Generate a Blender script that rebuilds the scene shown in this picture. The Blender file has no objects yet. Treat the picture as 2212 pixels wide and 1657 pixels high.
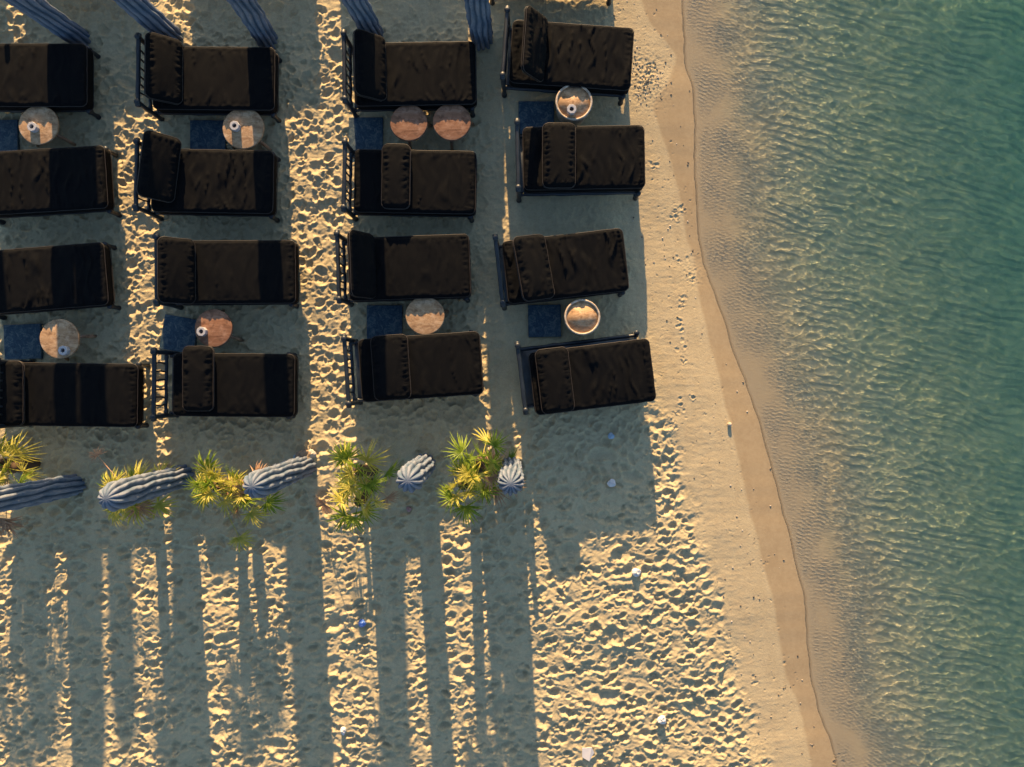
import bpy, math, random
import numpy as np
from mathutils import Vector, Matrix
R = math.radians
SC = bpy.context.scene
COL = SC.collection

# ------------------------------------------------------------------ camera, sky, sun, exposure
H = 12.7                     # camera height above the sand
F = 1580.0                   # focal length in units of the 2212 x 1657 view of the photograph
cam = bpy.data.cameras.new('camera')
cam.angle = 2 * math.atan(1106 / F)
cam.clip_end = 500
cam_o = bpy.data.objects.new('camera', cam)
cam_o.location = (0, 0, H)
COL.objects.link(cam_o)
SC.camera = cam_o

SUN_EL = R(13.0)
SHX = 0.057                  # sideways drift of the shadows
W = bpy.data.worlds.new('World'); SC.world = W; W.use_nodes = True
wn = W.node_tree
sky = wn.nodes.new('ShaderNodeTexSky'); sky.sky_type = 'NISHITA'; sky.sun_disc = False
sky.ozone_density = 2.2; sky.sun_elevation = SUN_EL; sky.sun_rotation = R(-3.3)
wn.links.new(sky.outputs[0], wn.nodes['Background'].inputs[0])
wn.nodes['Background'].inputs[1].default_value = 0.083
sun = bpy.data.lights.new('sun', 'SUN'); sun.energy = 5.0; sun.angle = R(0.5); sun.color = (1.0, 0.67, 0.34)
sun_o = bpy.data.objects.new('sun', sun); COL.objects.link(sun_o)
sun_o.rotation_euler = Vector((SHX * math.cos(SUN_EL), -math.cos(SUN_EL), -math.sin(SUN_EL))).to_track_quat('-Z', 'Y').to_euler()
sun.cycles.is_caustics_light = True
vs = SC.view_settings
vs.view_transform = 'Standard'; vs.look = 'None'; vs.gamma = 1.0; vs.exposure = 1.52

def at(px, py, h=0.0):       # a point seen at (px, py) lying at height h
    k = (H - h) / F
    return Vector(((px - 1106) * k, -(py - 828.5) * k, h))

# ------------------------------------------------------------------ noise
def pn(X, Y, s, seed):
    rng = np.random.default_rng(seed)
    a = rng.uniform(0, 2 * np.pi, (256, 256)); gx = np.cos(a).astype(np.float32); gy = np.sin(a).astype(np.float32)
    x = X / s + 1000.3; y = Y / s + 1000.7
    xi = np.floor(x).astype(np.int32); yi = np.floor(y).astype(np.int32)
    xf = (x - xi).astype(np.float32); yf = (y - yi).astype(np.float32)
    u = xf * xf * xf * (xf * (xf * 6 - 15) + 10); v = yf * yf * yf * (yf * (yf * 6 - 15) + 10)
    def g(dx, dy):
        i = (xi + dx) & 255; j = (yi + dy) & 255
        return gx[i, j] * (xf - dx) + gy[i, j] * (yf - dy)
    n0 = g(0, 0) * (1 - u) + g(1, 0) * u
    n1 = g(0, 1) * (1 - u) + g(1, 1) * u
    return (n0 * (1 - v) + n1 * v) * 1.5
def fbm(X, Y, s, seed, o=3):
    r = 0; a = 1.0
    for k in range(o):
        r = r + a * pn(X, Y, s / 2 ** k, seed + k); a *= .5
    return r
def sst(a, b, x):
    t = np.clip((x - a) / (b - a), 0, 1); return t * t * (3 - 2 * t)

# ------------------------------------------------------------------ node helpers
def mat(name, base=(.5, .5, .5), rough=.8, spec=.3, metallic=0.0):
    m = bpy.data.materials.new(name); m.use_nodes = True
    b = m.node_tree.nodes['Principled BSDF']
    b.inputs['Base Color'].default_value = (*base, 1); b.inputs['Roughness'].default_value = rough
    b.inputs['Specular IOR Level'].default_value = spec; b.inputs['Metallic'].default_value = metallic
    return m
def N(m, t, **kw):
    n = m.node_tree.nodes.new(t)
    for k, v in kw.items():
        if k in n.inputs: n.inputs[k].default_value = v
        else: setattr(n, k, v)
    return n
def LK(m, a, b): m.node_tree.links.new(a, b)
def PB(m): return m.node_tree.nodes['Principled BSDF']
def noise(m, scale, detail=4, rough=.6, dist=0, vec=None, sc3=None):
    tc = N(m, 'ShaderNodeTexCoord'); src = tc.outputs['Object']
    if sc3:
        mp = N(m, 'ShaderNodeMapping'); mp.inputs['Scale'].default_value = sc3; LK(m, src, mp.inputs[0]); src = mp.outputs[0]
    n = N(m, 'ShaderNodeTexNoise', Scale=scale, Detail=detail, Roughness=rough, Distortion=dist)
    LK(m, src, n.inputs['Vector'])
    return n.outputs['Fac']
def ramp(m, fac, stops):
    r = N(m, 'ShaderNodeValToRGB'); e = r.color_ramp.elements
    while len(e) < len(stops): e.new(.5)
    for i, (p, c) in enumerate(stops):
        e[i].position = p; e[i].color = (*c, 1) if len(c) == 3 else c
    LK(m, fac, r.inputs[0]); return r.outputs[0]
def mix(m, fac, a, b, mode='MIX'):
    n = N(m, 'ShaderNodeMix', data_type='RGBA', blend_type=mode)
    for s, v in ((n.inputs[0], fac), (n.inputs[6], a), (n.inputs[7], b)):
        if isinstance(v, (int, float)): s.default_value = v
        elif isinstance(v, tuple): s.default_value = (*v, 1)
        else: LK(m, v, s)
    return n.outputs[2]
def bump(m, h, dist, strength=1.0, prev=None):
    b = N(m, 'ShaderNodeBump', Strength=strength, Distance=dist)
    LK(m, h, b.inputs['Height'])
    if prev is not None: LK(m, prev, b.inputs['Normal'])
    return b.outputs[0]

# ------------------------------------------------------------------ mesh helpers
def mesh_from(name, v, f, m, parent=None, smooth=True):
    me = bpy.data.meshes.new(name)
    me.from_pydata([tuple(p) for p in v], [], [tuple(q) for q in f]); me.update()
    if smooth: me.polygons.foreach_set('use_smooth', [True] * len(me.polygons))
    me.materials.append(m)
    o = bpy.data.objects.new(name, me); COL.objects.link(o)
    if parent is not None: o.parent = parent
    return o
def rect_grid(name, xs, ys, Z, m, attrs=None):
    nx, ny = len(xs), len(ys)
    X, Y = np.meshgrid(xs, ys, indexing='ij')
    v = np.stack([X, Y, Z], -1).astype(np.float32).reshape(-1, 3)
    i = np.arange(nx * ny, dtype=np.int32).reshape(nx, ny)
    q = np.stack([i[:-1, :-1], i[1:, :-1], i[1:, 1:], i[:-1, 1:]], -1).reshape(-1, 4)
    me = bpy.data.meshes.new(name)
    me.vertices.add(len(v)); me.vertices.foreach_set('co', v.ravel())
    me.loops.add(q.size); me.loops.foreach_set('vertex_index', q.ravel())
    me.polygons.add(len(q)); me.polygons.foreach_set('loop_start', np.arange(0, q.size, 4, dtype=np.int32))
    me.polygons.foreach_set('use_smooth', np.ones(len(q), bool)); me.update(calc_edges=True)
    for k, a in (attrs or {}).items():
        at_ = me.attributes.new(k, 'FLOAT', 'POINT'); at_.data.foreach_set('value', a.astype(np.float32).ravel())
    me.materials.append(m)
    o = bpy.data.objects.new(name, me); COL.objects.link(o); return o
def tag(o, label=None, cat=None, group=None, kind=None):
    if label: o['label'] = label
    if cat: o['category'] = cat
    if group: o['group'] = group
    if kind: o['kind'] = kind
    return o
def empty(name, loc, rz=0):
    o = bpy.data.objects.new(name, None); o.empty_display_size = .2
    o.location = loc; o.rotation_euler = (0, 0, rz); COL.objects.link(o); return o
class MB:
    def __init__(s): s.v = []; s.f = []
    def add(s, v, f):
        n = len(s.v); s.v += [tuple(p) for p in v]; s.f += [tuple(i + n for i in q) for q in f]
    def tube(s, pts, rad, n=10, closed=False, cap=True):
        pts = [Vector(p) for p in pts]; K = len(pts)
        rad = rad if isinstance(rad, (list, tuple)) else [rad] * K
        v = []; prev = None
        for k in range(K):
            if closed: t = pts[(k + 1) % K] - pts[k - 1]
            else: t = pts[min(k + 1, K - 1)] - pts[max(k - 1, 0)]
            t.normalize()
            if prev is None:
                a = Vector((0, 0, 1)) if abs(t.z) < .9 else Vector((1, 0, 0))
                prev = t.cross(a).normalized()
            u = (prev - t * prev.dot(t)).normalized(); w = t.cross(u); prev = u
            for j in range(n):
                an = 2 * math.pi * j / n
                v.append(pts[k] + (u * math.cos(an) + w * math.sin(an)) * rad[k])
        f = []
        for k in range(K if closed else K - 1):
            for j in range(n):
                a = k * n + j; b = k * n + (j + 1) % n; c = ((k + 1) % K) * n + (j + 1) % n; d = ((k + 1) % K) * n + j
                f.append((a, b, c, d))
        if not closed and cap:
            f.append(tuple(range(n - 1, -1, -1))); f.append(tuple((K - 1) * n + j for j in range(n)))
        s.add(v, f)
    def box(s, c, d, bev=0.0, rot=None):
        bx, by, bz = d[0] / 2, d[1] / 2, d[2] / 2
        b = min(bev, bx * .9, by * .9, bz * .9)
        v = []; f = []
        if b <= 0:
            for z in (-bz, bz):
                for x, y in ((-bx, -by), (bx, -by), (bx, by), (-bx, by)): v.append((x, y, z))
            f = [(3, 2, 1, 0), (4, 5, 6, 7), (0, 1, 5, 4), (1, 2, 6, 5), (2, 3, 7, 6), (3, 0, 4, 7)]
        else:
            rings = [(-bz, b), (-bz + b, 0), (bz - b, 0), (bz, b)]
            for z, i in rings:
                for x, y in ((-bx + i + b * (i == 0), -by + i), (bx - i - b * (i == 0), -by + i), (bx - i, -by + i + b * (i == 0)), (bx - i, by - i - b * (i == 0)), (bx - i - b * (i == 0), by - i), (-bx + i + b * (i == 0), by - i), (-bx + i, by - i - b * (i == 0)), (-bx + i, -by + i + b * (i == 0))):
                    v.append((x, y, z))
            for r in range(3):
                for j in range(8):
                    f.append((r * 8 + j, r * 8 + (j + 1) % 8, r * 8 + 8 + (j + 1) % 8, r * 8 + 8 + j))
            f.append(tuple(range(7, -1, -1))); f.append(tuple(24 + j for j in range(8)))
        M = rot or Matrix.Identity(3)
        s.add([Vector(c) + M @ Vector(p) for p in v], f)
    def lathe(s, prof, n=32, c=(0, 0, 0), wob=0, seed=0):
        rng = random.Random(seed); ph = [rng.uniform(0, 6.28) for _ in range(4)]
        v = []; K = len(prof)
        for r, z in prof:
            for j in range(n):
                a = 2 * math.pi * j / n
                k = 1 + wob * (math.sin(2 * a + ph[0]) + .6 * math.sin(3 * a + ph[1]) + .4 * math.sin(5 * a + ph[2]) + .25 * math.sin(9 * a + ph[3]))
                v.append((c[0] + r * k * math.cos(a), c[1] + r * k * math.sin(a), c[2] + z))
        f = []
        for k in range(K - 1):
            for j in range(n):
                f.append((k * n + j, k * n + (j + 1) % n, (k + 1) * n + (j + 1) % n, (k + 1) * n + j))
        f.append(tuple(range(n - 1, -1, -1))); f.append(tuple((K - 1) * n + j for j in range(n)))
        s.add(v, f)
    def build(s, name, m, parent=None, smooth=True):
        return mesh_from(name, s.v, s.f, m, parent, smooth)

# ------------------------------------------------------------------ materials
def sand_material():
    m = mat('sand', rough=.95, spec=.15); p = PB(m)
    wet = N(m, 'ShaderNodeAttribute', attribute_name='wet').outputs['Fac']
    deep = N(m, 'ShaderNodeAttribute', attribute_name='deep').outputs['Fac']
    n1 = noise(m, 1.1, 4, .6); n2 = noise(m, 95, 3, .7); n3 = noise(m, 14, 4, .65, .6)
    dry = ramp(m, n1, [(.3, (.47, .39, .235)), (.7, (.54, .45, .27))])
    dry = mix(m, .55, dry, ramp(m, n2, [(.33, (.27, .23, .18)), (.47, (.50, .42, .255)), (.60, (.54, .45, .28)), (.72, (.70, .62, .44))]), 'MIX')
    dry = mix(m, ramp(m, n3, [(.36, (.35,) * 3), (.5, (0,) * 3)]), dry, (.40, .31, .20))
    wc = mix(m, ramp(m, n3, [(.35, (0,) * 3), (.65, (1,) * 3)]), (.40, .32, .21), (.44, .36, .24))
    wc = mix(m, ramp(m, n2, [(.60, (0,) * 3), (.75, (.35,) * 3)]), wc, (.26, .20, .12))
    c = mix(m, wet, dry, wc)
    c = mix(m, ramp(m, wet, [(.5, (0,) * 3), (.95, (1,) * 3)]), c, mix(m, 1.0, c, (.87, .83, .77), 'MULTIPLY'))
    n4 = noise(m, 3.2, 5, .65, .5)
    bed = mix(m, ramp(m, n4, [(.40, (0,) * 3), (.62, (1,) * 3)]), (.70, .62, .42), (.46, .475, .345))
    c = mix(m, ramp(m, noise(m, 1.6, 5, .65, .8, sc3=(2.2, 1, 1)), [(.35, (.45,) * 3), (.6, (0,) * 3)]), c, mix(m, 1.0, c, (.86, .83, .80), 'MULTIPLY'))
    und = N(m, 'ShaderNodeAttribute', attribute_name='under').outputs['Fac']
    c = mix(m, und, c, (.57, .485, .335))
    c = mix(m, deep, c, bed)
    LK(m, c, p.inputs['Base Color'])
    rr = N(m, 'ShaderNodeMapRange'); rr.inputs[3].default_value = .95; rr.inputs[4].default_value = .5
    LK(m, wet, rr.inputs[0]); LK(m, rr.outputs[0], p.inputs['Roughness'])
    st = N(m, 'ShaderNodeMapRange'); st.inputs[3].default_value = .55; st.inputs[4].default_value = .12
    LK(m, wet, st.inputs[0])
    b0 = N(m, 'ShaderNodeBump', Distance=.016); LK(m, noise(m, 24, 5, .7, .3), b0.inputs['Height']); LK(m, st.outputs[0], b0.inputs['Strength'])
    b = N(m, 'ShaderNodeBump', Distance=.006); LK(m, n2, b.inputs['Height']); LK(m, st.outputs[0], b.inputs['Strength']); LK(m, b0.outputs[0], b.inputs['Normal'])
    LK(m, b.outputs[0], p.inputs['Normal'])
    return m
M_SAND = sand_material()
def fabric():
    m = mat('velvet', rough=.9, spec=.1); p = PB(m)
    a = noise(m, 6, 4, .6, .4); b = noise(m, 60, 3, .7)
    c = ramp(m, a, [(.3, (.0026, .0030, .0043)), (.55, (.0038, .0042, .0052)), (.8, (.0080, .0072, .0070))])
    LK(m, mix(m, ramp(m, b, [(.3, (0,) * 3), (.7, (.4,) * 3)]), c, (.003, .0034, .0042)), p.inputs['Base Color'])
    LK(m, bump(m, b, .003, .5, bump(m, noise(m, 7, 4, .6, .5, sc3=(2.2, .35, 1)), .010, .30)), p.inputs['Normal'])
    return m
M_FAB = fabric()
M_PIPE = mat('piping', (.034, .028, .025), .5)
def darkwood():
    m = mat('dark_painted_wood', rough=.45, spec=.5); p = PB(m)
    c = ramp(m, noise(m, 9, 4, .6), [(.35, (.006, .010, .016)), (.7, (.016, .024, .034))])
    LK(m, c, p.inputs['Base Color']); LK(m, bump(m, noise(m, 30, 3, .6, sc3=(1, 1, 1)), .004, .5), p.inputs['Normal'])
    return m
M_DW = darkwood()
def plaster():
    m = mat('column_plaster', rough=.8, spec=.25); p = PB(m)
    a = noise(m, 5, 5, .65, .6); b = noise(m, 26, 4, .7)
    c = ramp(m, a, [(.25, (.12, .15, .205)), (.5, (.165, .19, .24)), (.75, (.22, .235, .27))])
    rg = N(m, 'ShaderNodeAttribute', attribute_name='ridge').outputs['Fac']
    c = mix(m, ramp(m, rg, [(.35, (0,) * 3), (.95, (1,) * 3)]), ramp(m, a, [(.3, (.05, .09, .15)), (.7, (.11, .15, .205))]), c)  # pale ridges and dark grooves paint sun and shade into the ribs
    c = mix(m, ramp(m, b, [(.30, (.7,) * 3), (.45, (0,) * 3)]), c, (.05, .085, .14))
    LK(m, c, p.inputs['Base Color'])
    LK(m, bump(m, b, .012, .6), p.inputs['Normal'])
    return m
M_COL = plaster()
def wood(name, c1, c2, c3, sc=(1.2, 9, 1)):
    m = mat(name, rough=.6, spec=.3); p = PB(m)
    a = noise(m, 3.2, 5, .65, 1.4, sc3=sc); b = noise(m, 9, 5, .7, .8)
    c = ramp(m, a, [(.3, c1), (.5, c2), (.7, c3)])
    c = mix(m, ramp(m, b, [(.33, (.75,) * 3), (.5, (0,) * 3)]), c, tuple(x * .55 for x in c1))
    c = mix(m, ramp(m, noise(m, 5, 3, .5), [(.55, (0,) * 3), (.68, (.5,) * 3)]), c, tuple(min(1, x * 1.3 + .05) for x in c3))
    LK(m, c, p.inputs['Base Color']); LK(m, bump(m, b, .006, .5), p.inputs['Normal'])
    return m
M_WRED = wood('red_brown_wood', (.16, .070, .038), (.27, .13, .07), (.35, .20, .125), (1.0, 5, 1))
M_WTAN = wood('tan_wood', (.28, .155, .08), (.44, .275, .145), (.56, .40, .25), (1.5, 4, 1))
M_WPALE = wood('pale_wood', (.42, .33, .24), (.55, .44, .33), (.66, .56, .44), (2, 3, 1))
M_LEG = wood('branch_wood', (.22, .14, .09), (.30, .20, .13), (.38, .27, .19), (4, 4, 1))
def slabmat():
    m = mat('blue_paint', rough=.6, spec=.4); p = PB(m)
    a = noise(m, 9, 8, .85, 1.2)
    c = ramp(m, a, [(.38, (.008, .024, .045)), (.47, (.014, .046, .082)), (.53, (.035, .075, .10)), (.61, (.12, .145, .145))])
    LK(m, c, p.inputs['Base Color']); LK(m, bump(m, a, .01, .5), p.inputs['Normal'])
    return m
M_SLAB = slabmat()
M_WHITE = mat('white_ceramic', (.42, .42, .44), .5)
M_ASH = mat('ash', (.10, .09, .10), .9)
M_PAPER = mat('crumpled_paper', (.62, .60, .60), .8)
M_BLUECAN = mat('blue_wrapper', (.08, .18, .55), .35, .5)
M_STONE = mat('stone', (.30, .22, .15), .85)
M_DARKST = mat('dark_stone', (.05, .06, .07), .7)
def leafmat(name, c1, c2, tr):
    m = mat(name, rough=.5, spec=.3); p = PB(m)
    c = ramp(m, noise(m, 7, 3, .6), [(.3, c1), (.7, c2)])
    LK(m, c, p.inputs['Base Color'])
    t = N(m, 'ShaderNodeBsdfTranslucent'); LK(m, c, t.inputs[0])
    x = N(m, 'ShaderNodeMixShader'); x.inputs[0].default_value = tr
    out = m.node_tree.nodes['Material Output']
    LK(m, p.outputs[0], x.inputs[1]); LK(m, t.outputs[0], x.inputs[2]); LK(m, x.outputs[0], out.inputs[0])
    return m
M_LEAF = leafmat('palm_leaf', (.13, .22, .02), (.36, .45, .045), .45)
M_LEAFY = leafmat('palm_leaf_yellow', (.46, .44, .06), (.62, .54, .13), .45)
M_DEAD = leafmat('palm_leaf_dry', (.36, .20, .11), (.48, .31, .19), .3)
M_BARK = mat('palm_bark', (.10, .065, .04), .95)

# ------------------------------------------------------------------ shoreline curves (x as a function of y, world)
def curve(pts, z=0.0):
    w = [at(px, py, z) for px, py in pts]; w.sort(key=lambda p: p.y)
    ys = np.array([p.y for p in w]); xs = np.array([p.x for p in w])
    def f(Y):
        r = np.interp(Y, ys, xs)
        lo = Y < ys[0]; hi = Y > ys[-1]
        r = np.where(lo, xs[0] + (ys[0] - Y) * .18, r); r = np.where(hi, xs[-1], r)
        return r
    return f
WL = -0.22                    # water level
shore = curve([(1470, -40), (1474, 60), (1478, 130), (1492, 180), (1502, 260), (1500, 350), (1503, 450), (1514, 560), (1540, 625), (1568, 700), (1590, 780), (1620, 850), (1640, 920), (1662, 1000), (1685, 1080), (1710, 1180), (1736, 1290), (1742, 1400), (1764, 1530), (1796, 1600), (1815, 1700)], WL)
damp = curve([(1378, -30), (1385, 0), (1400, 50), (1440, 90), (1468, 122), (1440, 180), (1408, 222), (1430, 290), (1453, 350), (1470, 430), (1485, 510), (1502, 580), (1513, 640), (1535, 740), (1560, 840), (1585, 950), (1610, 1060), (1640, 1180), (1670, 1300), (1690, 1430), (1738, 1560), (1755, 1657)], WL * .7)
tramp = curve([(1325, -20), (1330, 100), (1335, 300), (1365, 500), (1395, 700), (1420, 820), (1455, 950), (1490, 1060), (1530, 1200), (1575, 1380), (1615, 1520), (1660, 1660)], 0)

def smooth1(f, Y):            # soften the corners of the curves
    return .014 * np.sin(Y * 4.1 + 1.6 * np.sin(Y * 2.3)) + .005 * np.sin(Y * 13.7 + 2 * np.sin(Y * 3.1)) + sum(f(Y + d) for d in (-.12, -.06, 0, .06, .12)) / 5

def ground_base(X, Y):
    sx = smooth1(shore, Y); d = (X - sx) * .95          # seaward distance
    up = np.clip(-d, 0, 50)
    z = WL + np.where(d < 0, 0.22 * (1 - np.exp(-(up / 1.15) ** 1.25)), 0)
    dd = np.clip(d, 0, None)
    z = z - (0.010 * sst(0, .03, dd) + 0.042 * dd + 0.0000 * np.minimum(dd, 12) ** 2 * sst(.3, 2.5, dd))
    return z, d

# ------------------------------------------------------------------ the beach and sea bed, one sheet
def build_ground():
    st = 0.0145
    xf = np.arange(-9.3, 5.9, st); xm = np.arange(xf[-1] + .03, 10.2, .035)
    g1 = 10.2 + np.cumsum(np.geomspace(.06, 12, 40)); g0 = -9.3 - np.cumsum(np.geomspace(.05, 10, 34))
    xs = np.concatenate([g0[::-1], xf, xm, g1])
    yf = np.arange(-7.0, 7.0, st)
    h1 = yf[-1] + np.cumsum(np.geomspace(.05, 10, 36)); h0 = -7.0 - np.cumsum(np.geomspace(.05, 10, 36))
    ys = np.concatenate([h0[::-1], yf, h1])
    X, Y = np.meshgrid(xs, ys, indexing='ij')
    X = X.astype(np.float32); Y = Y.astype(np.float32)
    Z, d = ground_base(X, Y)
    tx = smooth1(tramp, Y)
    near = pn(X, Y, .5, 77) * .18
    rough = 1 - sst(-.30, .22, X - tx + near)                       # 1 trampled, 0 smooth strand
    # quieter sand beside the right-hand beds
    py = 828.5 - Y * F / H; px = 1106 + X * F / H
    calm = sst(990, 1110, px) * (1 - sst(840, 960, py))
    calm = np.maximum(calm, .62 * (1 - sst(40, 130, py)) * sst(760, 840, px))
    amp = .86 * rough * (1 - .72 * calm)
    # soft heaps, ridged churn
    wx = X + .05 * pn(X, Y, .22, 3); wy = Y + .05 * pn(X, Y, .22, 4)
    heap = .030 * fbm(X, Y, 1.3, 11, 2) * rough
    churn = .013 * fbm(wx * .62, wy, .19, 21, 3) + .0040 * fbm(X, Y, .055, 23, 2) + .008 * (1 - 2.2 * np.abs(pn(wx * .7, wy, .13, 33)))
    P = np.zeros_like(X)
    rng = np.random.default_rng(5)
    ix0 = len(g0); nxf = len(xf); iy0 = len(h0); nyf = len(yf)
    wpx = .016 * pn(X, Y, .075, 41) + .008 * pn(X, Y, .03, 43); wpy = .016 * pn(X, Y, .075, 42) + .008 * pn(X, Y, .03, 44)
    def stamp(cx, cy, a, b, th, D, rim, over=1.0):
        w = 1.7 * a
        i0 = int((cx - w + 9.3) / st); i1 = int((cx + w + 9.3) / st); j0 = int((cy - w + 7.0) / st); j1 = int((cy + w + 7.0) / st)
        i0 = max(i0, 0); j0 = max(j0, 0); i1 = min(i1, nxf); j1 = min(j1, nyf)
        if i1 - i0 < 2 or j1 - j0 < 2: return
        s = (slice(ix0 + i0, ix0 + i1), slice(iy0 + j0, iy0 + j1))
        x = X[s] + wpx[s] - cx; y = Y[s] + wpy[s] - cy
        c, sn = math.cos(th), math.sin(th)
        r = np.sqrt(((x * c + y * sn) / a) ** 2 + ((-x * sn + y * c) / b) ** 2)
        m = 1 - sst(.75, 1.08, r)
        P[s] = P[s] * (1 - m * over) - D * (1 - sst(.35, 1.05, r)) + rim * np.exp(-((r - 1.14) / .17) ** 2)
    for k in range(9500):
        cx = rng.uniform(-9.3, 5.6); cy = rng.uniform(-7, 7)
        t = cx - float(tramp(np.array(cy)))
        if t > .12: continue
        ppx = 1106 + cx * F / H
        low = cy < -2.4
        if low: th = rng.normal(.25, .45)
        else: th = rng.normal(1.3, .8)
        a = rng.uniform(.055, .125); b = a * rng.uniform(.5, .9)
        if rng.random() < .25: a *= .6; b *= .6
        sc = a / .10
        stamp(cx, cy, a, b, th, rng.uniform(.026, .056) * sc, rng.uniform(.004, .017) * sc)
    for k in range(7000):                                           # small toe and pebble marks
        cx = rng.uniform(-9.3, 5.6); cy = rng.uniform(-7, 7)
        if cx > float(tramp(np.array(cy))) + .15: continue
        a = rng.uniform(.022, .050)
        stamp(cx, cy, a, a * rng.uniform(.5, .9), rng.uniform(0, 3), rng.uniform(.005, .013), rng.uniform(.003, .007), .35)
    # big scuffs
    for k in range(110):
        cx = rng.uniform(-9.3, 5.0); cy = rng.uniform(-7, 7)
        if cx > float(tramp(np.array(cy))) - .1: continue
        stamp(cx, cy, rng.uniform(.16, .26), rng.uniform(.09, .15), rng.normal(.3, .6), rng.uniform(.03, .05), .016, .7)
    Q = P.copy(); P[:] = 0
    # a few prints on the smooth strand
    for (fx, fy) in [(1475, 640), (1476, 655), (1470, 690), (1472, 702), (1474, 745), (1478, 775), (1406, 132), (1400, 150), (1412, 150), (1404, 165), (1466, 455), (1460, 470), (1480, 450),
                     (1415, 355), (1500, 860), (1468, 885), (1455, 905), (1450, 925), (1470, 870), (1440, 960), (1495, 600), (1470, 560), (1818, 1650), (1840, 1648), (1570, 1425), (1630, 1470)]:
        for q in range(4):
            g = at(fx + rng.normal(0, 5), fy + rng.normal(0, 6), -.05)
            stamp(g.x, g.y, rng.uniform(.03, .055), rng.uniform(.02, .04), rng.uniform(0, 3), rng.uniform(.005, .010), .005, .6)
    for k in range(420):                                            # bird and crab scratches
        fy = rng.uniform(0, 1657); cyw = at(0, fy).y
        xx = float(tramp(np.array(cyw))) + rng.uniform(-.05, 1.15)
        if xx > float(damp(np.array(cyw))) + .2: continue
        stamp(xx, cyw, rng.uniform(.014, .03), rng.uniform(.01, .02), rng.uniform(0, 3), rng.uniform(.003, .008), .002, .5)
    S_ = P; dxx = smooth1(damp, Y)
    ripple = .0022 * fbm(X * .35, Y, .09, 51, 2) + .006 * pn(X * .4, Y, .5, 52)   # faint wash lines across the strand
    gravel = np.exp(-(((px - 1392) / 45) ** 2 + ((py - 160) / 55) ** 2)) + .6 * np.exp(-(((px - 1462) / 22) ** 2 + ((py - 455) / 24) ** 2)) + .5 * np.exp(-(((px - 1500) / 24) ** 2 + ((py - 585) / 40) ** 2))
    gravel = np.clip(gravel, 0, 1)
    Z = Z + heap + amp * (churn + Q) + (1 - sst(.1, .8, d)) * (S_ + ripple * (1 - rough) * sst(.05, .5, X * 0 + (dxx - X))) + gravel * .011 * fbm(X, Y, .045, 61, 2)
    calmtex = rough * calm * .006 * fbm(X, Y, .1, 71, 3)
    Z = Z + calmtex
    # ripples in the sea bed
    bx = X + .25 * pn(X, Y, .9, 81)
    Z = Z + sst(.4, 1.6, d) * (.008 * np.sin((Y * .95 + bx * .30) * 42 + 3 * pn(X, Y, .6, 82)) + .02 * fbm(X, Y, .8, 84, 2)) * (1 - sst(12, 16, d))
    dx = smooth1(damp, Y)
    wet = .42 * sst(-.25, .30, X - tx + near * .6) + .58 * sst(-.05, .045, X - dx)
    wet = wet * (1 - .5 * gravel)
    deep = sst(.15, 2.4, d + .35 * pn(X, Y, .7, 92))
    o = rect_grid('beach_sand', xs, ys, Z, M_SAND, {'wet': wet, 'deep': deep, 'under': sst(-.01, .06, d) * .9})
    o['kind'] = 'structure'; o.cycles.is_caustics_receiver = True
    return o
build_ground()

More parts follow.
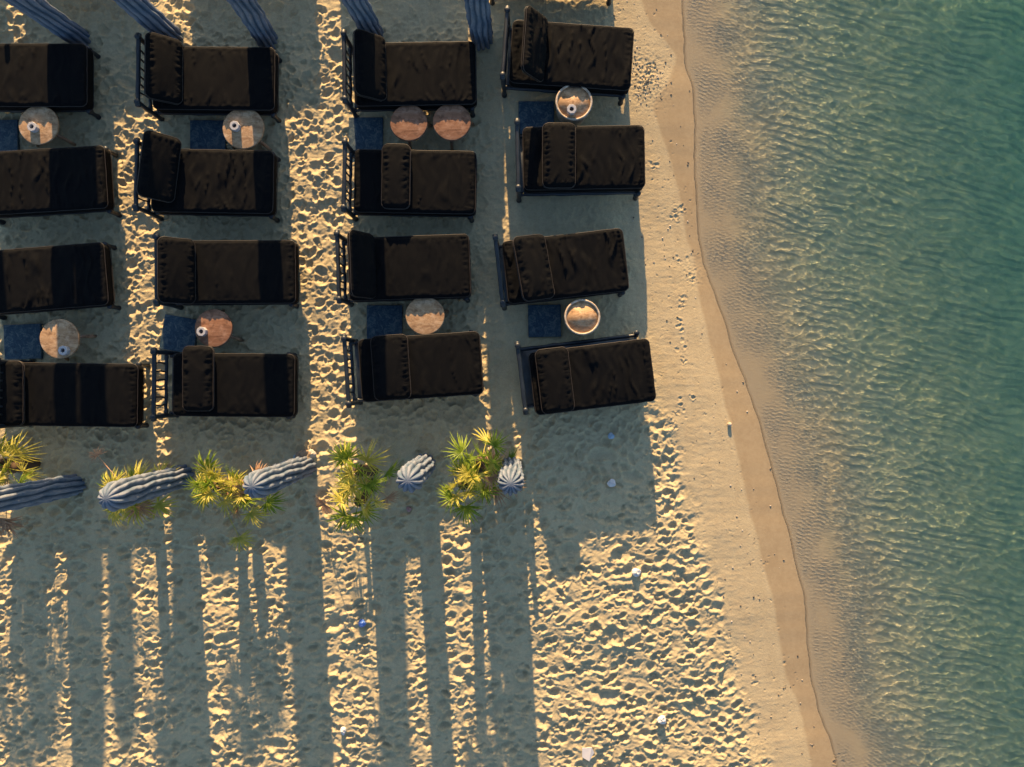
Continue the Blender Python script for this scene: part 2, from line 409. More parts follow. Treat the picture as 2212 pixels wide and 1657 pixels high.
# ------------------------------------------------------------------ the water
def build_water():
    xs = np.concatenate([np.arange(2.4, 9.4, .0105), 9.4 + np.cumsum(np.geomspace(.03, 12, 40))])
    yf = np.arange(-7.1, 7.3, .0105)
    ys = np.concatenate([(-7.1 - np.cumsum(np.geomspace(.03, 12, 38)))[::-1], yf, 7.295 + np.cumsum(np.geomspace(.03, 12, 38))])
    X, Y = np.meshgrid(xs, ys, indexing='ij')
    sx = smooth1(shore, Y); d = (X - sx) * .95
    rng = np.random.default_rng(9)
    wx = X + .06 * pn(X, Y, .9, 5); wy = Y + .04 * pn(X, Y, .8, 6)
    Z = np.zeros_like(X)
    def waves(n, lo, hi, ang, spread, steep, env):
        z = np.zeros_like(X)
        for k in range(n):
            lam = rng.uniform(lo, hi); a = rng.normal(ang, spread); kk = 2 * math.pi / lam
            z += lam * steep * np.sin(kk * (math.cos(a) * wx + math.sin(a) * wy) + rng.uniform(0, 6.28))
        return z * env
    Z += waves(18, .035, .075, R(80), .42, .0078, sst(.03, .16, d) * (1 - .85 * sst(.8, 2.0, d)) * (.7 + 1.1 * pn(X, Y, .6, 7)))
    Z += waves(70, .06, .24, R(82), .85, .0043, sst(.35, 1.5, d) * (.95 + .35 * pn(X, Y, 1.1, 17)))
    Z += waves(5, .4, .8, R(12), .15, .0012, sst(.2, 1.0, d) * (1 - sst(2.5, 4, d)))
    Z *= (1 - sst(8.2, 10.5, d)) * (1 - sst(7.25, 9, np.abs(Y)))
    Z = np.where(d < .12, Z * sst(-.02, .12, d), Z)
    m = bpy.data.materials.new('sea_water'); m.use_nodes = True; t = m.node_tree
    for n in list(t.nodes): t.nodes.remove(n)
    out = t.nodes.new('ShaderNodeOutputMaterial')
    g = t.nodes.new('ShaderNodeBsdfGlass'); g.inputs['IOR'].default_value = 1.33; g.inputs['Roughness'].default_value = 0
    t.links.new(g.outputs[0], out.inputs['Surface'])
    da = t.nodes.new('ShaderNodeAttribute'); da.attribute_name = 'depth'
    cr = t.nodes.new('ShaderNodeValToRGB'); e = cr.color_ramp.elements
    e[0].position = 0; e[0].color = (1, 1, 1, 1); e[1].position = 1; e[1].color = (.60, .85, .775, 1)
    x = e.new(.12); x.color = (.985, .985, .97, 1); x = e.new(.50); x.color = (.79, .89, .83, 1)
    t.links.new(da.outputs['Fac'], cr.inputs[0]); t.links.new(cr.outputs[0], g.inputs['Color'])
    gz = ground_base(X, Y)[0]
    dep = np.clip((WL - gz) / .27, 0, 1)
    o = rect_grid('sea_water', xs, ys, Z + WL, m, {'depth': dep})
    o['kind'] = 'structure'; o.cycles.is_caustics_caster = True
    return o
build_water()

# ------------------------------------------------------------------ sunbeds
def rrect(L, Wd, rc, n=6):
    pts = []
    for cx, cy, a0 in ((L / 2 - rc, Wd / 2 - rc, 0), (-L / 2 + rc, Wd / 2 - rc, 90), (-L / 2 + rc, -Wd / 2 + rc, 180), (L / 2 - rc, -Wd / 2 + rc, 270)):
        for k in range(n + 1):
            a = R(a0 + 90 * k / n); pts.append((cx + rc * math.cos(a), cy + rc * math.sin(a)))
    return pts
def cushion(name, L, Wd, T, rad, rc, seed, m, wr=.008, puff=.02, pucker=.004, parent=None, step=.022, bend=0.0):
    nx = int(L / step) + 1; ny = int(Wd / step) + 1
    u = np.linspace(-1, 1, nx); v = np.linspace(-1, 1, ny)
    u = np.sign(u) * (1 - (1 - np.abs(u)) ** 1.25); v = np.sign(v) * (1 - (1 - np.abs(v)) ** 1.25)
    U, V = np.meshgrid(u, v, indexing='ij')
    x = U * L / 2; y = V * Wd / 2
    ax = np.abs(x) - (L / 2 - rc); ay = np.abs(y) - (Wd / 2 - rc)
    mk = (ax > 0) & (ay > 0); nrm = np.sqrt(ax ** 2 + ay ** 2) + 1e-9; k = np.where(mk, np.maximum(ax, ay) / nrm, 1)
    x2 = np.where(mk, np.sign(x) * (L / 2 - rc + ax * k), x); y2 = np.where(mk, np.sign(y) * (Wd / 2 - rc + ay * k), y)
    e = np.where(mk, rc - np.maximum(ax, ay), np.minimum(L / 2 - np.abs(x), Wd / 2 - np.abs(y)))
    e = np.clip(e, 0, None); q = np.clip(e / rad, 0, 1); prof = np.sqrt(1 - (1 - q) ** 2)
    sx, sy = x2 + seed * 3.1, y2 + seed * 1.7
    wrk = wr * .55 * fbm(sx + .10 * pn(sx, sy, .35, 8), sy * .16, .15, 100 + seed, 2) * prof      # folds across the bed
    ridg = 1 - np.abs(pn(sx + .09 * pn(sx, sy, .4, 18), sy * .10, .20, 140 + seed)) * 5
    wrk += wr * 1.1 * np.clip(ridg, 0, 1) ** 2 * sst(0, .5, pn(sx, sy, .5, 150 + seed) + .25) * prof
    tan = np.where(np.abs(x) / L > np.abs(y) / Wd, y2, x2)
    puck = pucker * np.exp(-((e - .06) / .05) ** 2) * pn(tan + seed, e * .3, .035, 120 + seed) * 1.6
    pf = puff * (1 - (U ** 2)) * (1 - V ** 2)
    zt = (T - rad) + rad * prof + wrk + puck + pf
    zb = rad - rad * prof * .9
    if bend:
        zt = zt - bend * (x2 / L) ** 2; zb = zb - bend * (x2 / L) ** 2
    vt = np.stack([x2, y2, zt], -1).reshape(-1, 3); vb = np.stack([x2, y2, zb], -1).reshape(-1, 3)
    i = np.arange(nx * ny).reshape(nx, ny); n = nx * ny
    f = [tuple(r) for r in np.stack([i[:-1, :-1], i[1:, :-1], i[1:, 1:], i[:-1, 1:]], -1).reshape(-1, 4)]
    f += [tuple(r[::-1] + n) for r in np.stack([i[:-1, :-1], i[1:, :-1], i[1:, 1:], i[:-1, 1:]], -1).reshape(-1, 4)]
    ring = list(i[:, 0]) + list(i[-1, 1:]) + list(i[-2::-1, -1]) + list(i[0, -2:0:-1])
    for a in range(len(ring)):
        p, s = int(ring[a]), int(ring[(a + 1) % len(ring)])
        f.append((p, p + n, s + n, s))
    o = mesh_from(name, np.concatenate([vt, vb]).tolist(), [tuple(int(q) for q in r) for r in f], m, parent)
    pts = rrect(L + .006, Wd + .006, rc)
    mb = MB()
    rn = random.Random(seed)
    dense = []
    for a in range(len(pts)):
        p, s = Vector(pts[a]), Vector(pts[(a + 1) % len(pts)]); K = max(1, int((s - p).length / .08))
        for b in range(K): dense.append(p.lerp(s, b / K))
    for z in ((T - rad * .75), rad * .6):
        mb.tube([(p.x + rn.gauss(0, .0015), p.y + rn.gauss(0, .0015), z + rn.gauss(0, .002) - bend * (p.x / L) ** 2) for p in dense], .0070, 6, closed=True)
    pp = mb.build('piping', M_PIPE, o)
    return o

ZM = 0.265                     # underside of the mattress
MT = 0.265
def knobbed(mb, a, b, r, n=10, knob=1.25):
    a = Vector(a); b = Vector(b); d = (b - a).normalized(); L = (b - a).length
    rn = random.Random(int(L * 1000)); K = max(3, int(L / .12))
    pts = [a - d * .012, a, a + d * .05, a + d * .07]; rad = [r * .6, r * knob, r * knob, r]
    for k in range(1, K):
        pts.append(a.lerp(b, k / K) + Vector((rn.gauss(0, .003), rn.gauss(0, .003), rn.gauss(0, .003)))); rad.append(r * rn.uniform(.92, 1.06))
    if K and (pts[4] - pts[3]).dot(d) < 0: pts.pop(4); rad.pop(4)
    if len(pts) > 5 and (b - d * .07 - pts[-1]).dot(d) < 0: pts.pop(); rad.pop()
    pts += [b - d * .07, b - d * .05, b, b + d * .012]; rad += [r, r * knob, r * knob, r * .6]
    mb.tube(pts, rad, n)
def make_frame(root, off=(0, 0), hb=.85, lean=.02, seed=0):
    ox, oy = off; ox = max(ox, -.07); rn = random.Random(seed)
    hx, fx, w = -1.09 + ox, .90 + ox, .49
    for sy in (-1, 1):
        mb = MB(); knobbed(mb, (hx - .02, oy + sy * w, .225), (fx + .05, oy + sy * w, .225), .034)
        mb.build('side_rail', M_DW, root)
    mb = MB(); mb.box((ox - .07, oy, .243), (2.00, .92, .024), .004); mb.build('solid_base', M_DW, root)  # one solid board without slats, keeps light from leaking through
    mb = MB(); knobbed(mb, (fx, oy - w - .05, .195), (fx, oy + w + .05, .195), .030); mb.build('foot_rail', M_DW, root)
    for sy in (-1, 1):
        mb = MB(); knobbed(mb, (fx + .03, oy + sy * (w + .035), .0 - .03), (fx + .03, oy + sy * (w + .035), .32), .036)
        mb.build('leg', M_DW, root)
        mb = MB(); knobbed(mb, (hx, oy + sy * (w + .04), -.03), (hx - lean, oy + sy * (w + .04), hb), .038)
        mb.build('leg', M_DW, root)
    hd = MB()
    knobbed(hd, (hx - lean * .95, oy - w - .10, hb - .05), (hx - lean * .95, oy + w + .10, hb - .05), .036)
    h = hd.build('headboard', M_DW, root)
    lr = MB(); knobbed(lr, (hx - lean * .45, oy - w, .40), (hx - lean * .45, oy + w, .40), .028); lr.build('cross_rail', M_DW, h)
    for k in range(6):
        yy = oy - w + .145 + k * (2 * w - .29) / 5
        sp = MB(); b0 = Vector((hx - lean * .5, yy + rn.gauss(0, .01), .40)); b1 = Vector((hx - lean * .95, yy + rn.gauss(0, .012), hb - .06))
        md = b0.lerp(b1, .5) + Vector((0, rn.gauss(0, .014), 0))
        sp.tube([b0, b0.lerp(md, .5), md, md.lerp(b1, .5), b1], [.013, .015, .014, .015, .013], 8)
        sp.build('spindle', M_DW, h)
BEDGRP = 'dark sunbeds set out in rows on the sand'
def bed(cx, cy, ang, label, seed, off=(0, 0), hb=.85, lean=.02, sl=0.0, wr=.016):
    wr = {4: .034, 6: .034, 8: .028, 12: .040, 16: .034, 3: .022, 9: .030, 5: .026}.get(seed, wr)
    g = at(cx, cy, ZM + MT)
    root = empty('sunbed', (g.x, g.y, 0), R(ang)); tag(root, label, 'sunbed', BEDGRP)
    make_frame(root, off, hb, lean, seed)
    mt = cushion('mattress', 2.02, 1.04, MT, .05, .09, seed, M_FAB, wr=wr, puff=.012, pucker=.008, parent=root)
    mt.location = (sl, 0, ZM - .008)
    return root
def pillow(px, py, h, yaw, tilt, label, seed, L=.56, Wd=1.06, T=.13, wr=.012, bend=0.0, twist=0):
    g = at(px, py, h)
    o = cushion('back_cushion', L, Wd, T, .07, .10, seed, M_FAB, wr=wr, puff=.02, pucker=.016, bend=bend)
    o.rotation_euler = Matrix.LocRotScale(None, (Matrix.Rotation(R(yaw), 3, 'Z') @ Matrix.Rotation(R(tilt), 3, 'Y') @ Matrix.Rotation(R(twist), 3, 'X')).to_quaternion(), None).to_euler()
    o.location = g
    tag(o, label, 'cushion', 'back cushions of the sunbeds')
    return o
ZT = ZM + MT + .012
bed(53, 160, 0, 'dark sunbed cut off at the top left of the photo, almost all in shade', 1)
bed(460, 167, -.5, 'dark sunbed with reclined back cushion, below the second and third blue columns', 2, hb=.84)
bed(896, 157, 1, 'dark sunbed beneath the fourth blue column, above the two red-brown tables', 3)
bed(1235, 117, -4, 'topmost shore sunbed, with a crumpled cushion stood against its head', 4, off=(.0, -.02))
bed(95, 388, 3.5, 'dark sunbed at the left edge, below the weathered table with a white ashtray', 5)
bed(457, 390, -1, 'dark sunbed with wrinkled mattress and a tilted back cushion standing at its head', 6)
bed(896, 391, -1, 'dark sunbed below the two red-brown tables with a cushion lying flat across it', 7)
bed(1262, 339, 1, 'brown sunbed near the shore directly below the pale drum table with the ashtray', 8, off=(0, -.04))
bed(95, 600, 4.5, 'dark sunbed at the left edge above the table and the bright blue slab', 9)
bed(505, 587, .4, 'dark sunbed across the sunlit strip, with smooth back cushion and tight flat mattress', 10, sl=.0, off=(-.04, 0))
bed(883, 577, 2, 'dark sunbed with upright cushion above the grey-grained table', 11)
bed(1222, 574, 6.5, 'tilted shore sunbed with folded mattress and slumped cushion', 12)
bed(163, 853, -.8, 'lower left sunbed of the group, a dark band across its middle', 13)
bed(503, 832, -.5, 'dark sunbed with open spindled head end and cushion lying flat, above the second palm', 14, off=(-.12, 0))
bed(908, 792, 4, 'dark sunbed with smooth bare mattress, below the grey and amber wood table', 15, off=(-.06, 0))
bed(1280, 814, 7, 'lowest shore sunbed, mattress slid off its frame so a side rail shows', 16, off=(-.16, .12))
# the row above the photograph, which throws the shadows along its top edge
bed(1203, -98, 0, 'sunbed at the top edge of the photo of which only a foot corner shows', 17)
bed(525, -150, 0, 'dark sunbed standing above the photo beyond the third column', 18)
bed(860, -200, 0, 'dark sunbed standing above the photo beyond the fourth column', 19, hb=.6)
bed(150, -120, 0, 'dark sunbed standing above the photo beyond the first column', 20)

pillow(352, 152, ZT + .10, -.5, 38, 'dark reclined back cushion on the sunbed beneath the second column', 31, T=.14, wr=.004)
pillow(342, 362, ZT + .17, -7, 38, 'wrinkled back cushion stood askew on the sunbed with the wrinkled mattress', 32)
pillow(795, 145, ZT + .10, 1, 38, 'dark back cushion in shade on the sunbed beneath the fourth column', 33, T=.14, wr=.005)
pillow(1148, 98, ZT + .20, -4, 52, 'crumpled brown back cushion against the head of the topmost shore sunbed', 34, wr=.035)
pillow(857, 384, ZT, -1, 0, 'brown cushion lying flat with puckered edge, below the two red-brown tables', 35, L=.46)
pillow(1207, 339, ZT, 0, 0, 'puckered cushion lying flat on the sunbed below the pale drum table', 36, L=.54, wr=.016)
pillow(380, 586, ZT + .12, .4, 34, 'smooth dark back cushion on the sunbed that crosses the sunlit strip', 37, wr=.008)
pillow(776, 573, ZT + .22, 2, 58, 'back cushion with bright piping propped upright on the sunbed above the grey wood table', 38, wr=.02)
pillow(1150, 580, ZT + .08, 10, 20, 'slumped wrinkled cushion on the tilted shore sunbed with deep folds', 39, wr=.03)
pillow(20, 850, ZT, 0, 0, 'cushion cut by the left edge on the lower left sunbed', 40)
pillow(432, 818, ZT, 0, 0, 'brown cushion with gathered edge lying behind the open spindled head end', 41, L=.50)
pillow(846, 794, ZT, 4, 0, 'cushion half in shade lying on the sunbed with the smooth bare mattress', 42, L=.60, wr=.008)
pillow(1198, 822, ZT, 7, 0, 'cushion lying flat on the lowest shore sunbed with the slid mattress', 43, L=.54)

# ------------------------------------------------------------------ tables
def leg_table(px, py, rpx, label, m, seed, z=.452, legs=(20, 140, 265)):
    g = at(px, py, z); r = rpx * (H - z) / F
    root = empty('side_table', (g.x, g.y, 0)); tag(root, label, 'table', 'round wooden side tables')
    mb = MB(); mb.lathe([(r * .9, z - .055), (r * .985, z - .045), (r, z - .012), (r * .985, z - .002), (r * .95, z)], 48, wob=.009, seed=seed)
    mb.build('table_top', m, root)
    for a in legs:
        c, s = math.cos(R(a)), math.sin(R(a))
        mb = MB(); mb.tube([(r * .45 * c, r * .45 * s, z - .05), (r * .8 * c, r * .8 * s, z * .5), (r * 1.12 * c, r * 1.12 * s, -.03)], [.034, .030, .026], 9)
        mb.build('leg', M_LEG, root)
    return root
def drum_table(px, py, rpx, label, seed, z=.49):
    g = at(px, py, z); r = rpx * (H - z) / F
    root = empty('side_table', (g.x, g.y, 0)); tag(root, label, 'table', 'round wooden side tables')
    mb = MB()
    mb.lathe([(r * .80, -.03), (r * .84, .04), (r * .93, z * .5), (r * .98, z - .05), (r * 1.0, z - .012), (r * .985, z), (r * .90, z), (r * .885, z - .01), (r * .88, z - .022)], 56, wob=.004, seed=seed)
    mb.build('drum_body', M_WPALE, root)
    mb = MB(); mb.lathe([(r * .86, z - .045), (r * .884, z - .03), (r * .884, z - .018)], 56, wob=.003, seed=seed); mb.build('table_top', M_WTAN, root)
    return root
leg_table(83, 270, 43, 'weathered round wooden table by the left edge carrying a white ashtray, between two dark sunbeds', M_WTAN, 1, legs=(-28, 95, 215))
leg_table(525, 277, 45, 'sunlit amber round table with an ashtray and long square shadow', M_WTAN, 2, legs=(-35, 90, 210))
leg_table(883, 265, 40, 'left one of the two red-brown tables standing close together', M_WRED, 3)
leg_table(976, 263, 41, 'right one of the two red-brown tables, the darker one', M_WRED, 4)
leg_table(128, 732, 43, 'round table with an ashtray at its lower rim, beside the bright blue slab', M_WTAN, 5, legs=(12, 130, 250))
leg_table(461, 709, 41, 'reddish table with an ashtray on its left rim, beside the crooked blue slab', M_WRED, 6, legs=(-30, 90, 210))
leg_table(918, 682, 42, 'grey-grained round table, its lower half amber in the sun', M_WTAN, 7)
drum_table(1240, 220, 40, 'pale drum table with raised rim near the shore, an ashtray on it', 8)
drum_table(1258, 685, 39, 'bare pale drum table with raised rim beside the square blue slab near the shore', 9)
def ashtray(px, py, label, seed, z):
    h = .085; g = at(px, py, z + h); root = empty('ashtray', (g.x, g.y, z), R(seed * 17)); tag(root, label, 'ashtray', 'white octagonal ashtrays on the tables')
    mb = MB(); r = .082; n = 8; v = []; f = []
    rn = random.Random(seed)
    o = [(r * math.cos(2 * math.pi * (k + .5) / 8), r * math.sin(2 * math.pi * (k + .5) / 8)) for k in range(8)]
    s = .036; inn = []
    for k in range(8):
        a = 2 * math.pi * (k + .5) / 8; c, q = math.cos(a), math.sin(a); t = s / max(abs(c), abs(q)); inn.append((c * t, q * t))
    for z_, ps in ((0, o), (h - .006, o), (h, [(x * .94, y * .94) for x, y in o]), (h, inn), (.02, inn)):
        for x, y in ps: v.append((x, y, z_))
    for k in range(4):
        for j in range(8): f.append((k * 8 + j, k * 8 + (j + 1) % 8, k * 8 + 8 + (j + 1) % 8, k * 8 + 8 + j))
    f.append(tuple(range(7, -1, -1)))
    mb.add(v, f); mb.build('bowl', M_WHITE, root, smooth=False)
    mb = MB(); mb.box((0, 0, .022), (.068, .068, .012), .002); mb.build('ash', M_ASH, root)
ashtray(68, 273, 'white octagonal ashtray on the weathered table at the left edge', 1, .452)
ashtray(506, 271, 'white octagonal ashtray throwing a square shadow on the sunlit amber table', 2, .452)
ashtray(1235, 235, 'white octagonal ashtray on the pale drum table', 3, .472)
ashtray(135, 757, 'white octagonal ashtray on the lower rim of the table by the bright blue slab', 4, .452)
ashtray(434, 716, 'white octagonal ashtray on the left rim of the reddish table', 5, .452)

# ------------------------------------------------------------------ blue slabs
def slab(x0, y0, x1, y1, ang, label, seed):
    h = .06; c = at((x0 + x1) / 2, (y0 + y1) / 2, h); k = (H - h) / F
    mb = MB(); mb.box((0, 0, .01), ((x1 - x0) * k, (y1 - y0) * k, .10), .008)
    o = mb.build('blue_slab', M_SLAB, None, smooth=False); o.location = (c.x, c.y, 0); o.rotation_euler.z = R(ang)
    tag(o, label, 'slab', 'worn blue slabs lying by the tables')
slab(-40, 258, 38, 330, 0, 'blue slab cut by the left edge beside the weathered table', 1)
slab(410, 259, 487, 330, 0, 'dark blue slab left of the sunlit amber table', 2)
slab(753, 253, 827, 325, 0, 'mottled blue slab left of the two red-brown tables', 3)
slab(1120, 218, 1197, 290, 0, 'scuffed blue slab left of the drum table with the ashtray', 4)
slab(8, 700, 88, 776, 2, 'bright blue slab at the left edge beside the table with the ashtray at its rim', 5)
slab(349, 684, 424, 760, -10, 'crooked blue slab between the sunlit strip and the reddish table', 6)
slab(792, 659, 869, 735, 0, 'clean blue slab left of the grey-grained table', 7)
slab(1141, 658, 1212, 728, 1, 'square blue slab left of the bare drum table', 8)

# ------------------------------------------------------------------ ribbed columns
def column(bpx, tpx, h, r0, r1, label, seed, ribs=11, tall=0):
    b = at(*bpx, 0); t = at(*tpx, 2.6)
    if tall: t = b + (t - b) * (tall / 2.6); h = tall
    rn = np.random.default_rng(seed)
    na, nz = ribs * 12, 110
    a = np.linspace(0, 2 * np.pi, na, endpoint=False); s = np.linspace(0, 1, nz)
    dome = .11
    ss = np.where(s < .82, s / .82 * (1 - dome), (1 - dome) + dome * np.sin((s - .82) / .18 * np.pi / 2))
    rad = np.where(s < .82, 1, np.cos(np.clip((s - .82) / .18, 0, 1) * np.pi / 2) ** .75)
    A, Sg = np.meshgrid(a, s, indexing='ij')
    SS = np.broadcast_to(ss, A.shape); RR = np.broadcast_to(rad, A.shape)
    ph = rn.uniform(0, 6.28, 6)
    cx = np.cos(A) * 3; cy = np.sin(A) * 3
    z_m = SS * h
    tw = .22 * np.sin(z_m * 2.1 + ph[0]) + .10 * np.sin(z_m * 6.3 + ph[1] + 2 * A) + .07 * np.sin(z_m * 11 + ph[2] + 3 * A)
    w = np.abs(np.sin((A + tw * .45) * ribs / 2))                # deep wavy ribs
    base = r0 + (r1 - r0) * SS
    depth = .30
    rr = base * (1 - depth + depth * w ** .8) * (1 + .035 * np.sin(z_m * 3.1 + ph[3] + A) + .028 * np.sin(z_m * 17 + 4 * A + ph[4]) + .02 * np.sin(z_m * 29 + 7 * A + ph[5]))
    rr = rr * RR
    top = b.lerp(t, 1)
    axx = b.x + (t.x - b.x) * SS; axy = b.y + (t.y - b.y) * SS
    v = np.stack([axx - b.x + rr * np.cos(A), axy - b.y + rr * np.sin(A), z_m - .05], -1).reshape(-1, 3)
    i = np.arange(na * nz).reshape(na, nz); j = np.roll(i, -1, 0)
    f = np.stack([i[:, :-1], j[:, :-1], j[:, 1:], i[:, 1:]], -1).reshape(-1, 4)
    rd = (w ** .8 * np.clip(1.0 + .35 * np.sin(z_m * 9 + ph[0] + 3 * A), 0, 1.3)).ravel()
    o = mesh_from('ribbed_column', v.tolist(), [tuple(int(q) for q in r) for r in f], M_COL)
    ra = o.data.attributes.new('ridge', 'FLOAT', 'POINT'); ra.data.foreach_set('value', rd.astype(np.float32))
    o.location = (b.x, b.y, 0)
    tag(o, label, 'column', 'ribbed blue plaster columns')
HC = 2.72
column((160, 1048), (-118, 1100), HC, .190, .215, 'ribbed column at the lower left whose top runs off the left edge', 1)
column((394, 1028), (226, 1078), 2.62, .200, .215, 'ribbed column lying across the second palm, pale ridges on its upper half', 2)
column((662, 1006), (542, 1052), 2.62, .185, .205, 'ribbed column with long pale ridges, its base at the edge of the sunlit strip', 3)
column((917, 1003), (878, 1041), 2.55, .195, .205, 'short-looking ribbed column with a pale knuckled top between two palms', 4)
column((1104, 1006), (1103, 1048), 2.55, .185, .190, 'shell-like ribbed column end right of the rightmost palm', 5, ribs=13)
column((178, 86), (-128, -125), HC, .18, .20, 'leftmost blue ribbed column at the top, its base above the corner sunbed', 6, tall=3.4)
column((374, 82), (118, -150), HC, .19, .21, 'second blue ribbed column from the left along the top', 7, tall=3.4)
column((578, 86), (440, -130), HC, .19, .21, 'third blue ribbed column along the top, near the sunbed foot', 8, tall=3.4)
column((808, 76), (694, -135), HC, .185, .205, 'fourth blue ribbed column along the top, right of the wide sunlit strip', 9, tall=3.4)
column((1041, 86), (1016, -120), HC, .195, .215, 'rightmost blue ribbed column at the top, beside the shore sunbed', 10, tall=3.4)
column((-18, -150), (-300, -420), HC, .19, .20, 'unseen ribbed column added beyond the upper left corner for its shadow', 12, tall=3.4)  # added out of view so its shadow darkens a strip at lower left
column((205, -150), (-60, -420), HC, .21, .23, 'ribbed column standing above the photo between the first two bed columns', 11, tall=3.4)

# ------------------------------------------------------------------ fan palms
def frond(root, base, direction, plen, fan, elev, rn, m, roll=0.0, nleaf=22, droop=.35, fat=1.0):
    """a petiole and a fan of narrow leaflets, one mesh"""
    v = []; f = []
    ca, sa = math.cos(direction), math.sin(direction); e = R(elev)
    d = Vector((ca * math.cos(e), sa * math.cos(e), math.sin(e)))
    side = Vector((-sa, ca, 0)); up = d.cross(side) * -1
    side = (side * math.cos(roll) + up * math.sin(roll)).normalized(); up = side.cross(d)
    if up.z < 0: up = -up
    tip = base + d * plen - Vector((0, 0, .04 * plen))
    def ribbon(p0, p1, w):
        n = len(v); q = side * w
        v.extend([p0 - q, p0 + q, p1 + q * .8, p1 - q * .8, (p0 + p1) / 2 + up * w]); f.append((n, n + 1, n + 2, n + 3))
    mb = MB(); mb.tube([base, base.lerp(tip, .5) + Vector((0, 0, .02)), tip], [.009, .007, .006], 5)
    v = list(mb.v); f = list(mb.f)
    v = [Vector(p) for p in v]
    for k in range(nleaf):
        t = (k + .5) / nleaf * 2 - 1
        a = t * R(118) + rn.gauss(0, .05)
        L = fan * (1 - .28 * abs(t) ** 2) * rn.uniform(.82, 1.1)
        dd = (d * math.cos(a) + side * math.sin(a)).normalized()
        perp = (side * math.cos(a) - d * math.sin(a)).normalized()
        w = fan * .046 * fat * rn.uniform(.7, 1.2)
        p = tip.copy(); n0 = len(v); K = 4; curl = rn.gauss(0, .12)
        for j in range(K + 1):
            s = j / K
            pos = tip + dd * L * s + up * (.10 * L * math.sin(s * 2.2)) + Vector((0, 0, -1)) * (L * droop * s ** 2.4 * rn.uniform(.7, 1.3)) + perp * curl * L * s * s
            ww = w * (.35 + 1.1 * s if s < .4 else .8 * (1 - (s - .4) / .6) ** .8 + .02)
            nn = up * ww * .5
            v.extend([pos - perp * ww + nn, pos, pos + perp * ww + nn])
        for j in range(K):
            b = n0 + j * 3
            f.append((b, b + 1, b + 4, b + 3)); f.append((b + 1, b + 2, b + 5, b + 4))
    return mesh_from('frond', v, f, m, root, smooth=False)
def palm(cx, cy, label, seed, n=13, hgt=.55, extra=(), size=1.0, crowns=None):
    g = at(cx, cy, hgt); root = empty('fan_palm', (g.x, g.y, 0)); tag(root, label, 'palm', 'small fan palms along the row of columns')
    rn = random.Random(seed)
    crowns = crowns or [(0, 0, hgt)]
    for (dx, dy, hh) in crowns:
        tb = MB(); K = 8
        pts = [Vector((dx * (.4 + .6 * k / K), dy * (.4 + .6 * k / K), -.05 + (hh + .03) * k / K)) for k in range(K + 1)]
        tb.tube(pts, [.085 * (1 + .18 * (k % 2)) for k in range(K + 1)], 12); tb.build('trunk', M_BARK, root)
        nn = max(5, int(n * .8 / len(crowns)))
        for k in range(nn):
            a = 2 * math.pi * k / nn + rn.uniform(-.3, .3)
            el = rn.choice([66, 48, 34, 20, 10, -4]) + rn.uniform(-6, 6)
            mm = M_LEAF if rn.random() < .62 else M_LEAFY
            if el < 5 and rn.random() < .55: mm = M_DEAD
            frond(root, Vector((dx, dy, hh)), a, rn.uniform(.16, .40) * size, rn.uniform(.28, .41) * size, el, rn, mm, rn.gauss(0, .4), 17, rn.uniform(.2, .5), 1.15)
    for (tx, ty, th, fan, kind) in extra:      # fronds that reach to a place seen in the photo
        p = at(tx, ty, th) - Vector((g.x, g.y, 0)); b = Vector((crowns[0][0], crowns[0][1], crowns[0][2]))
        q = p - b; fan *= 1.35; el = math.degrees(math.atan2(q.z, math.hypot(q.x, q.y)))
        frond(root, b, math.atan2(q.y, q.x), q.length, fan, el, rn, {'g': M_LEAF, 'y': M_LEAFY, 'd': M_DEAD}[kind], rn.gauss(0, .2), 20, .3, 1.35)
    return root
palm(18, 1012, 'fan palm cut off by the left edge above the lower left column', 3, 36, .66, crowns=[(0, 0, .66), (-.55, .05, .85)], extra=[(10, 1125, .5, .26, 'd'), (-5, 1120, .5, .3, 'd')], size=1.0)  # second crown added beyond the left edge to shade the sand
palm(285, 1066, 'fan palm hidden under the second ribbed column, one dry frond reaching up', 4, 22, .85,
     extra=[(208, 985, .6, .15, 'd'), (250, 1052, .9, .26, 'g'), (248, 1106, .6, .24, 'y'), (290, 1092, .8, .30, 'y'), (338, 1090, .7, .26, 'y'), (300, 1035, .8, .26, 'y'), (345, 1030, .6, .24, 'y')], size=.9)
palm(500, 1050, 'scraggly fan palm spreading left and below the third ribbed column', 5, 30, .7, crowns=[(-.22, .02, .85), (.16, -.08, .62)],
     extra=[(448, 1012, .9, .24, 'g'), (452, 1050, .8, .26, 'y'), (470, 1040, .9, .2, 'y'), (515, 1162, .5, .22, 'y'), (540, 1108, .6, .24, 'y'), (575, 1085, .5, .24, 'g'), (555, 1030, .7, .22, 'd')], size=.85)
palm(778, 1050, 'fan palm with two crowns beside the sunlit strip, left of the short column', 6, 27, 1.1,
     extra=[(835, 1020, .5, .24, 'g'), (835, 1075, .4, .2, 'd'), (700, 1090, .3, .2, 'd'), (745, 985, .7, .22, 'y')], size=.95,
     crowns=[(0, .26, 1.2), (-.02, -.25, 1.1)])
palm(1030, 1020, 'bright green fan palm with three crowns left of the shell-like column', 7, 38, 1.0,
     extra=[(1050, 955, .7, .24, 'y'), (1095, 1000, .4, .28, 'g'), (1085, 1050, .5, .12, 'y')], size=.9,
     crowns=[(.08, .20, 1.15), (-.22, -.20, 1.05), (.24, -.08, .8)])

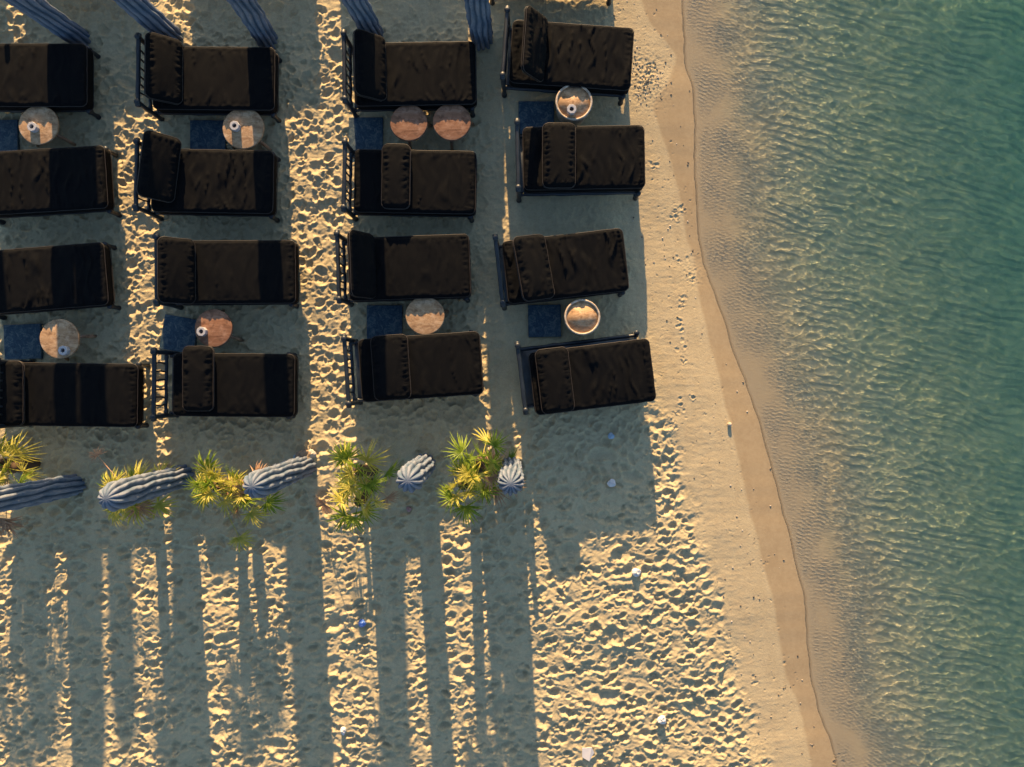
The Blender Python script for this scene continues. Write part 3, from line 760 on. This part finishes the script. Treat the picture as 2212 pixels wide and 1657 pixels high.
# ------------------------------------------------------------------ small things
def lump(name, px, py, size, m, label, cat, seed, flat=.6, group=None, z=0.0, sharp=.3, stretch=1.0):
    g = at(px, py, z + size * flat); rn = np.random.default_rng(seed)
    mb = MB(); n1, n2 = 14, 9; v = []; f = []
    ph = rn.uniform(0, 6.28, 8)
    for i in range(n2 + 1):
        th = math.pi * i / n2
        for j in range(n1):
            a = 2 * math.pi * j / n1
            k = 1 + sharp * (.4 * math.sin(3 * a + ph[0] + 2 * th) + .3 * math.sin(5 * a + ph[1]) * math.sin(4 * th + ph[2]) + .3 * math.cos(2 * a + ph[3] + 5 * th))
            v.append((size * stretch * k * math.sin(th) * math.cos(a), size * k * math.sin(th) * math.sin(a), size * flat * k * math.cos(th)))
    for i in range(n2):
        for j in range(n1): f.append((i * n1 + j, (i + 1) * n1 + j, (i + 1) * n1 + (j + 1) % n1, i * n1 + (j + 1) % n1))
    mb.add(v, f); o = mb.build(name, m, None, smooth=False); o.location = (g.x, g.y, z + size * flat * .6)
    tag(o, label, cat, group); return o
lump('paper_scrap', 1375, 1237, .075, M_PAPER, 'crumpled white paper on the sunlit sand by the corner of the shade', 'paper', 1)
lump('paper_scrap', 1430, 1556, .075, M_PAPER, 'crumpled white paper near the bottom, right of the flat white piece', 'paper', 2)
lump('paper_scrap', 1322, 1044, .07, M_PAPER, 'crumpled wrapper lying in the shade below the lowest shore sunbed', 'paper', 3)
lump('plastic_scrap', 1320, 942, .055, mat('pale_blue_plastic', (.30, .42, .55), .3, .5), 'pale blue scrap just below the lowest shore sunbed', 'litter', 4)
lump('blue_wrapper', 782, 1347, .065, M_BLUECAN, 'blue and white crushed wrapper on shaded sand in the lower middle', 'litter', 5)
lump('paper_scrap', 741, 1579, .07, M_PAPER, 'pointed white scrap in the lit strip at the bottom', 'paper', 6, stretch=.7)
lump('bottle_cap', 883, 1100, .045, mat('red_white', (.35, .20, .19), .4), 'small reddish lump right of the two-crowned palm', 'litter', 7)
lump('stone', 655, 987, .13, M_STONE, 'brown stone at the base of the column beside the sunlit strip', 'stone', 8, .7)
lump('stone', 672, 981, .08, mat('pale_stone', (.45, .40, .34), .8), 'pale stone leaning on the brown stone by the column base', 'stone', 9)
lump('stone', 640, 992, .07, mat('blue_grey_stone', (.22, .33, .40), .8), 'blue-grey stone left of the brown stone', 'stone', 10)
lump('stone', 1553, 1366, .03, M_DARKST, 'small dark pebble alone on the smooth strand', 'stone', 12, z=-.09)
def flat_card():
    pts = [(-.10, .10), (.06, .12), (.11, .02), (.02, -.12), (-.10, -.06)]
    v = [(x, y, .03 + .05 * k + .02 * (i % 2)) for k in (0, .18) for i, (x, y) in enumerate(pts)]
    f = [tuple(range(4, -1, -1)), tuple(range(5, 10))] + [(i, (i + 1) % 5, 5 + (i + 1) % 5, 5 + i) for i in range(5)]
    o = mesh_from('card_scrap', v, f, M_PAPER, smooth=False); g = at(1270, 1628, .03); o.location = (g.x, g.y, 0)
    tag(o, 'flat five-sided white piece lying on the sunlit sand at the bottom', 'card')
flat_card()
def stake():
    g = at(1577, 917, -.1); root = empty('stake', (g.x, g.y, -.17), 0); tag(root, 'short stub standing alone at the edge of the wet sand, throwing a small shadow', 'stake')
    mb = MB(); mb.lathe([(.030, -.05), (.034, .03), (.036, .065), (.030, .072)], 14, wob=.02); mb.build('shaft', M_WPALE, root)
stake()
def pebbles():
    rn = random.Random(4); mb = MB()
    for k in range(260):
        py = rn.uniform(-10, 1660); Y = at(0, py).y
        x0 = float(tramp(np.array(Y))); x1 = float(shore(np.array(Y)))
        x = x0 + (x1 - x0) * rn.random() ** 1.3
        if rn.random() < .45:
            g = at(1395 + rn.gauss(0, 24), 160 + rn.gauss(0, 32)); x, Y = g.x, g.y
        z = float(ground_base(np.array([x]), np.array([Y]))[0][0]); s = rn.uniform(.006, .016)
        v = []; n = 6
        a0 = rn.random() * 6
        for zz, rr in ((-.3, .7), (.25, 1), (.7, .55)):
            for j in range(n): a = a0 + 2 * math.pi * j / n; v.append((x + s * rr * math.cos(a) * 1.2, Y + s * rr * math.sin(a), z + s * zz))
        f = [(j, (j + 1) % n, n + (j + 1) % n, n + j) for j in range(n)] + [(n + j, n + (j + 1) % n, 2 * n + (j + 1) % n, 2 * n + j) for j in range(n)] + [tuple(2 * n + j for j in range(n))]
        mb.add(v, f)
    m = mat('pebble', rough=.7); LK(m, ramp(m, noise(m, 9, 2, .5), [(.4, (.06, .05, .045)), (.5, (.2, .16, .12)), (.62, (.55, .48, .40))]), PB(m).inputs['Base Color'])
    o = mb.build('pebbles', m, None, smooth=False); tag(o, 'scattered pebbles and shell bits on the smooth strand', 'pebbles', kind='stuff')
pebbles()
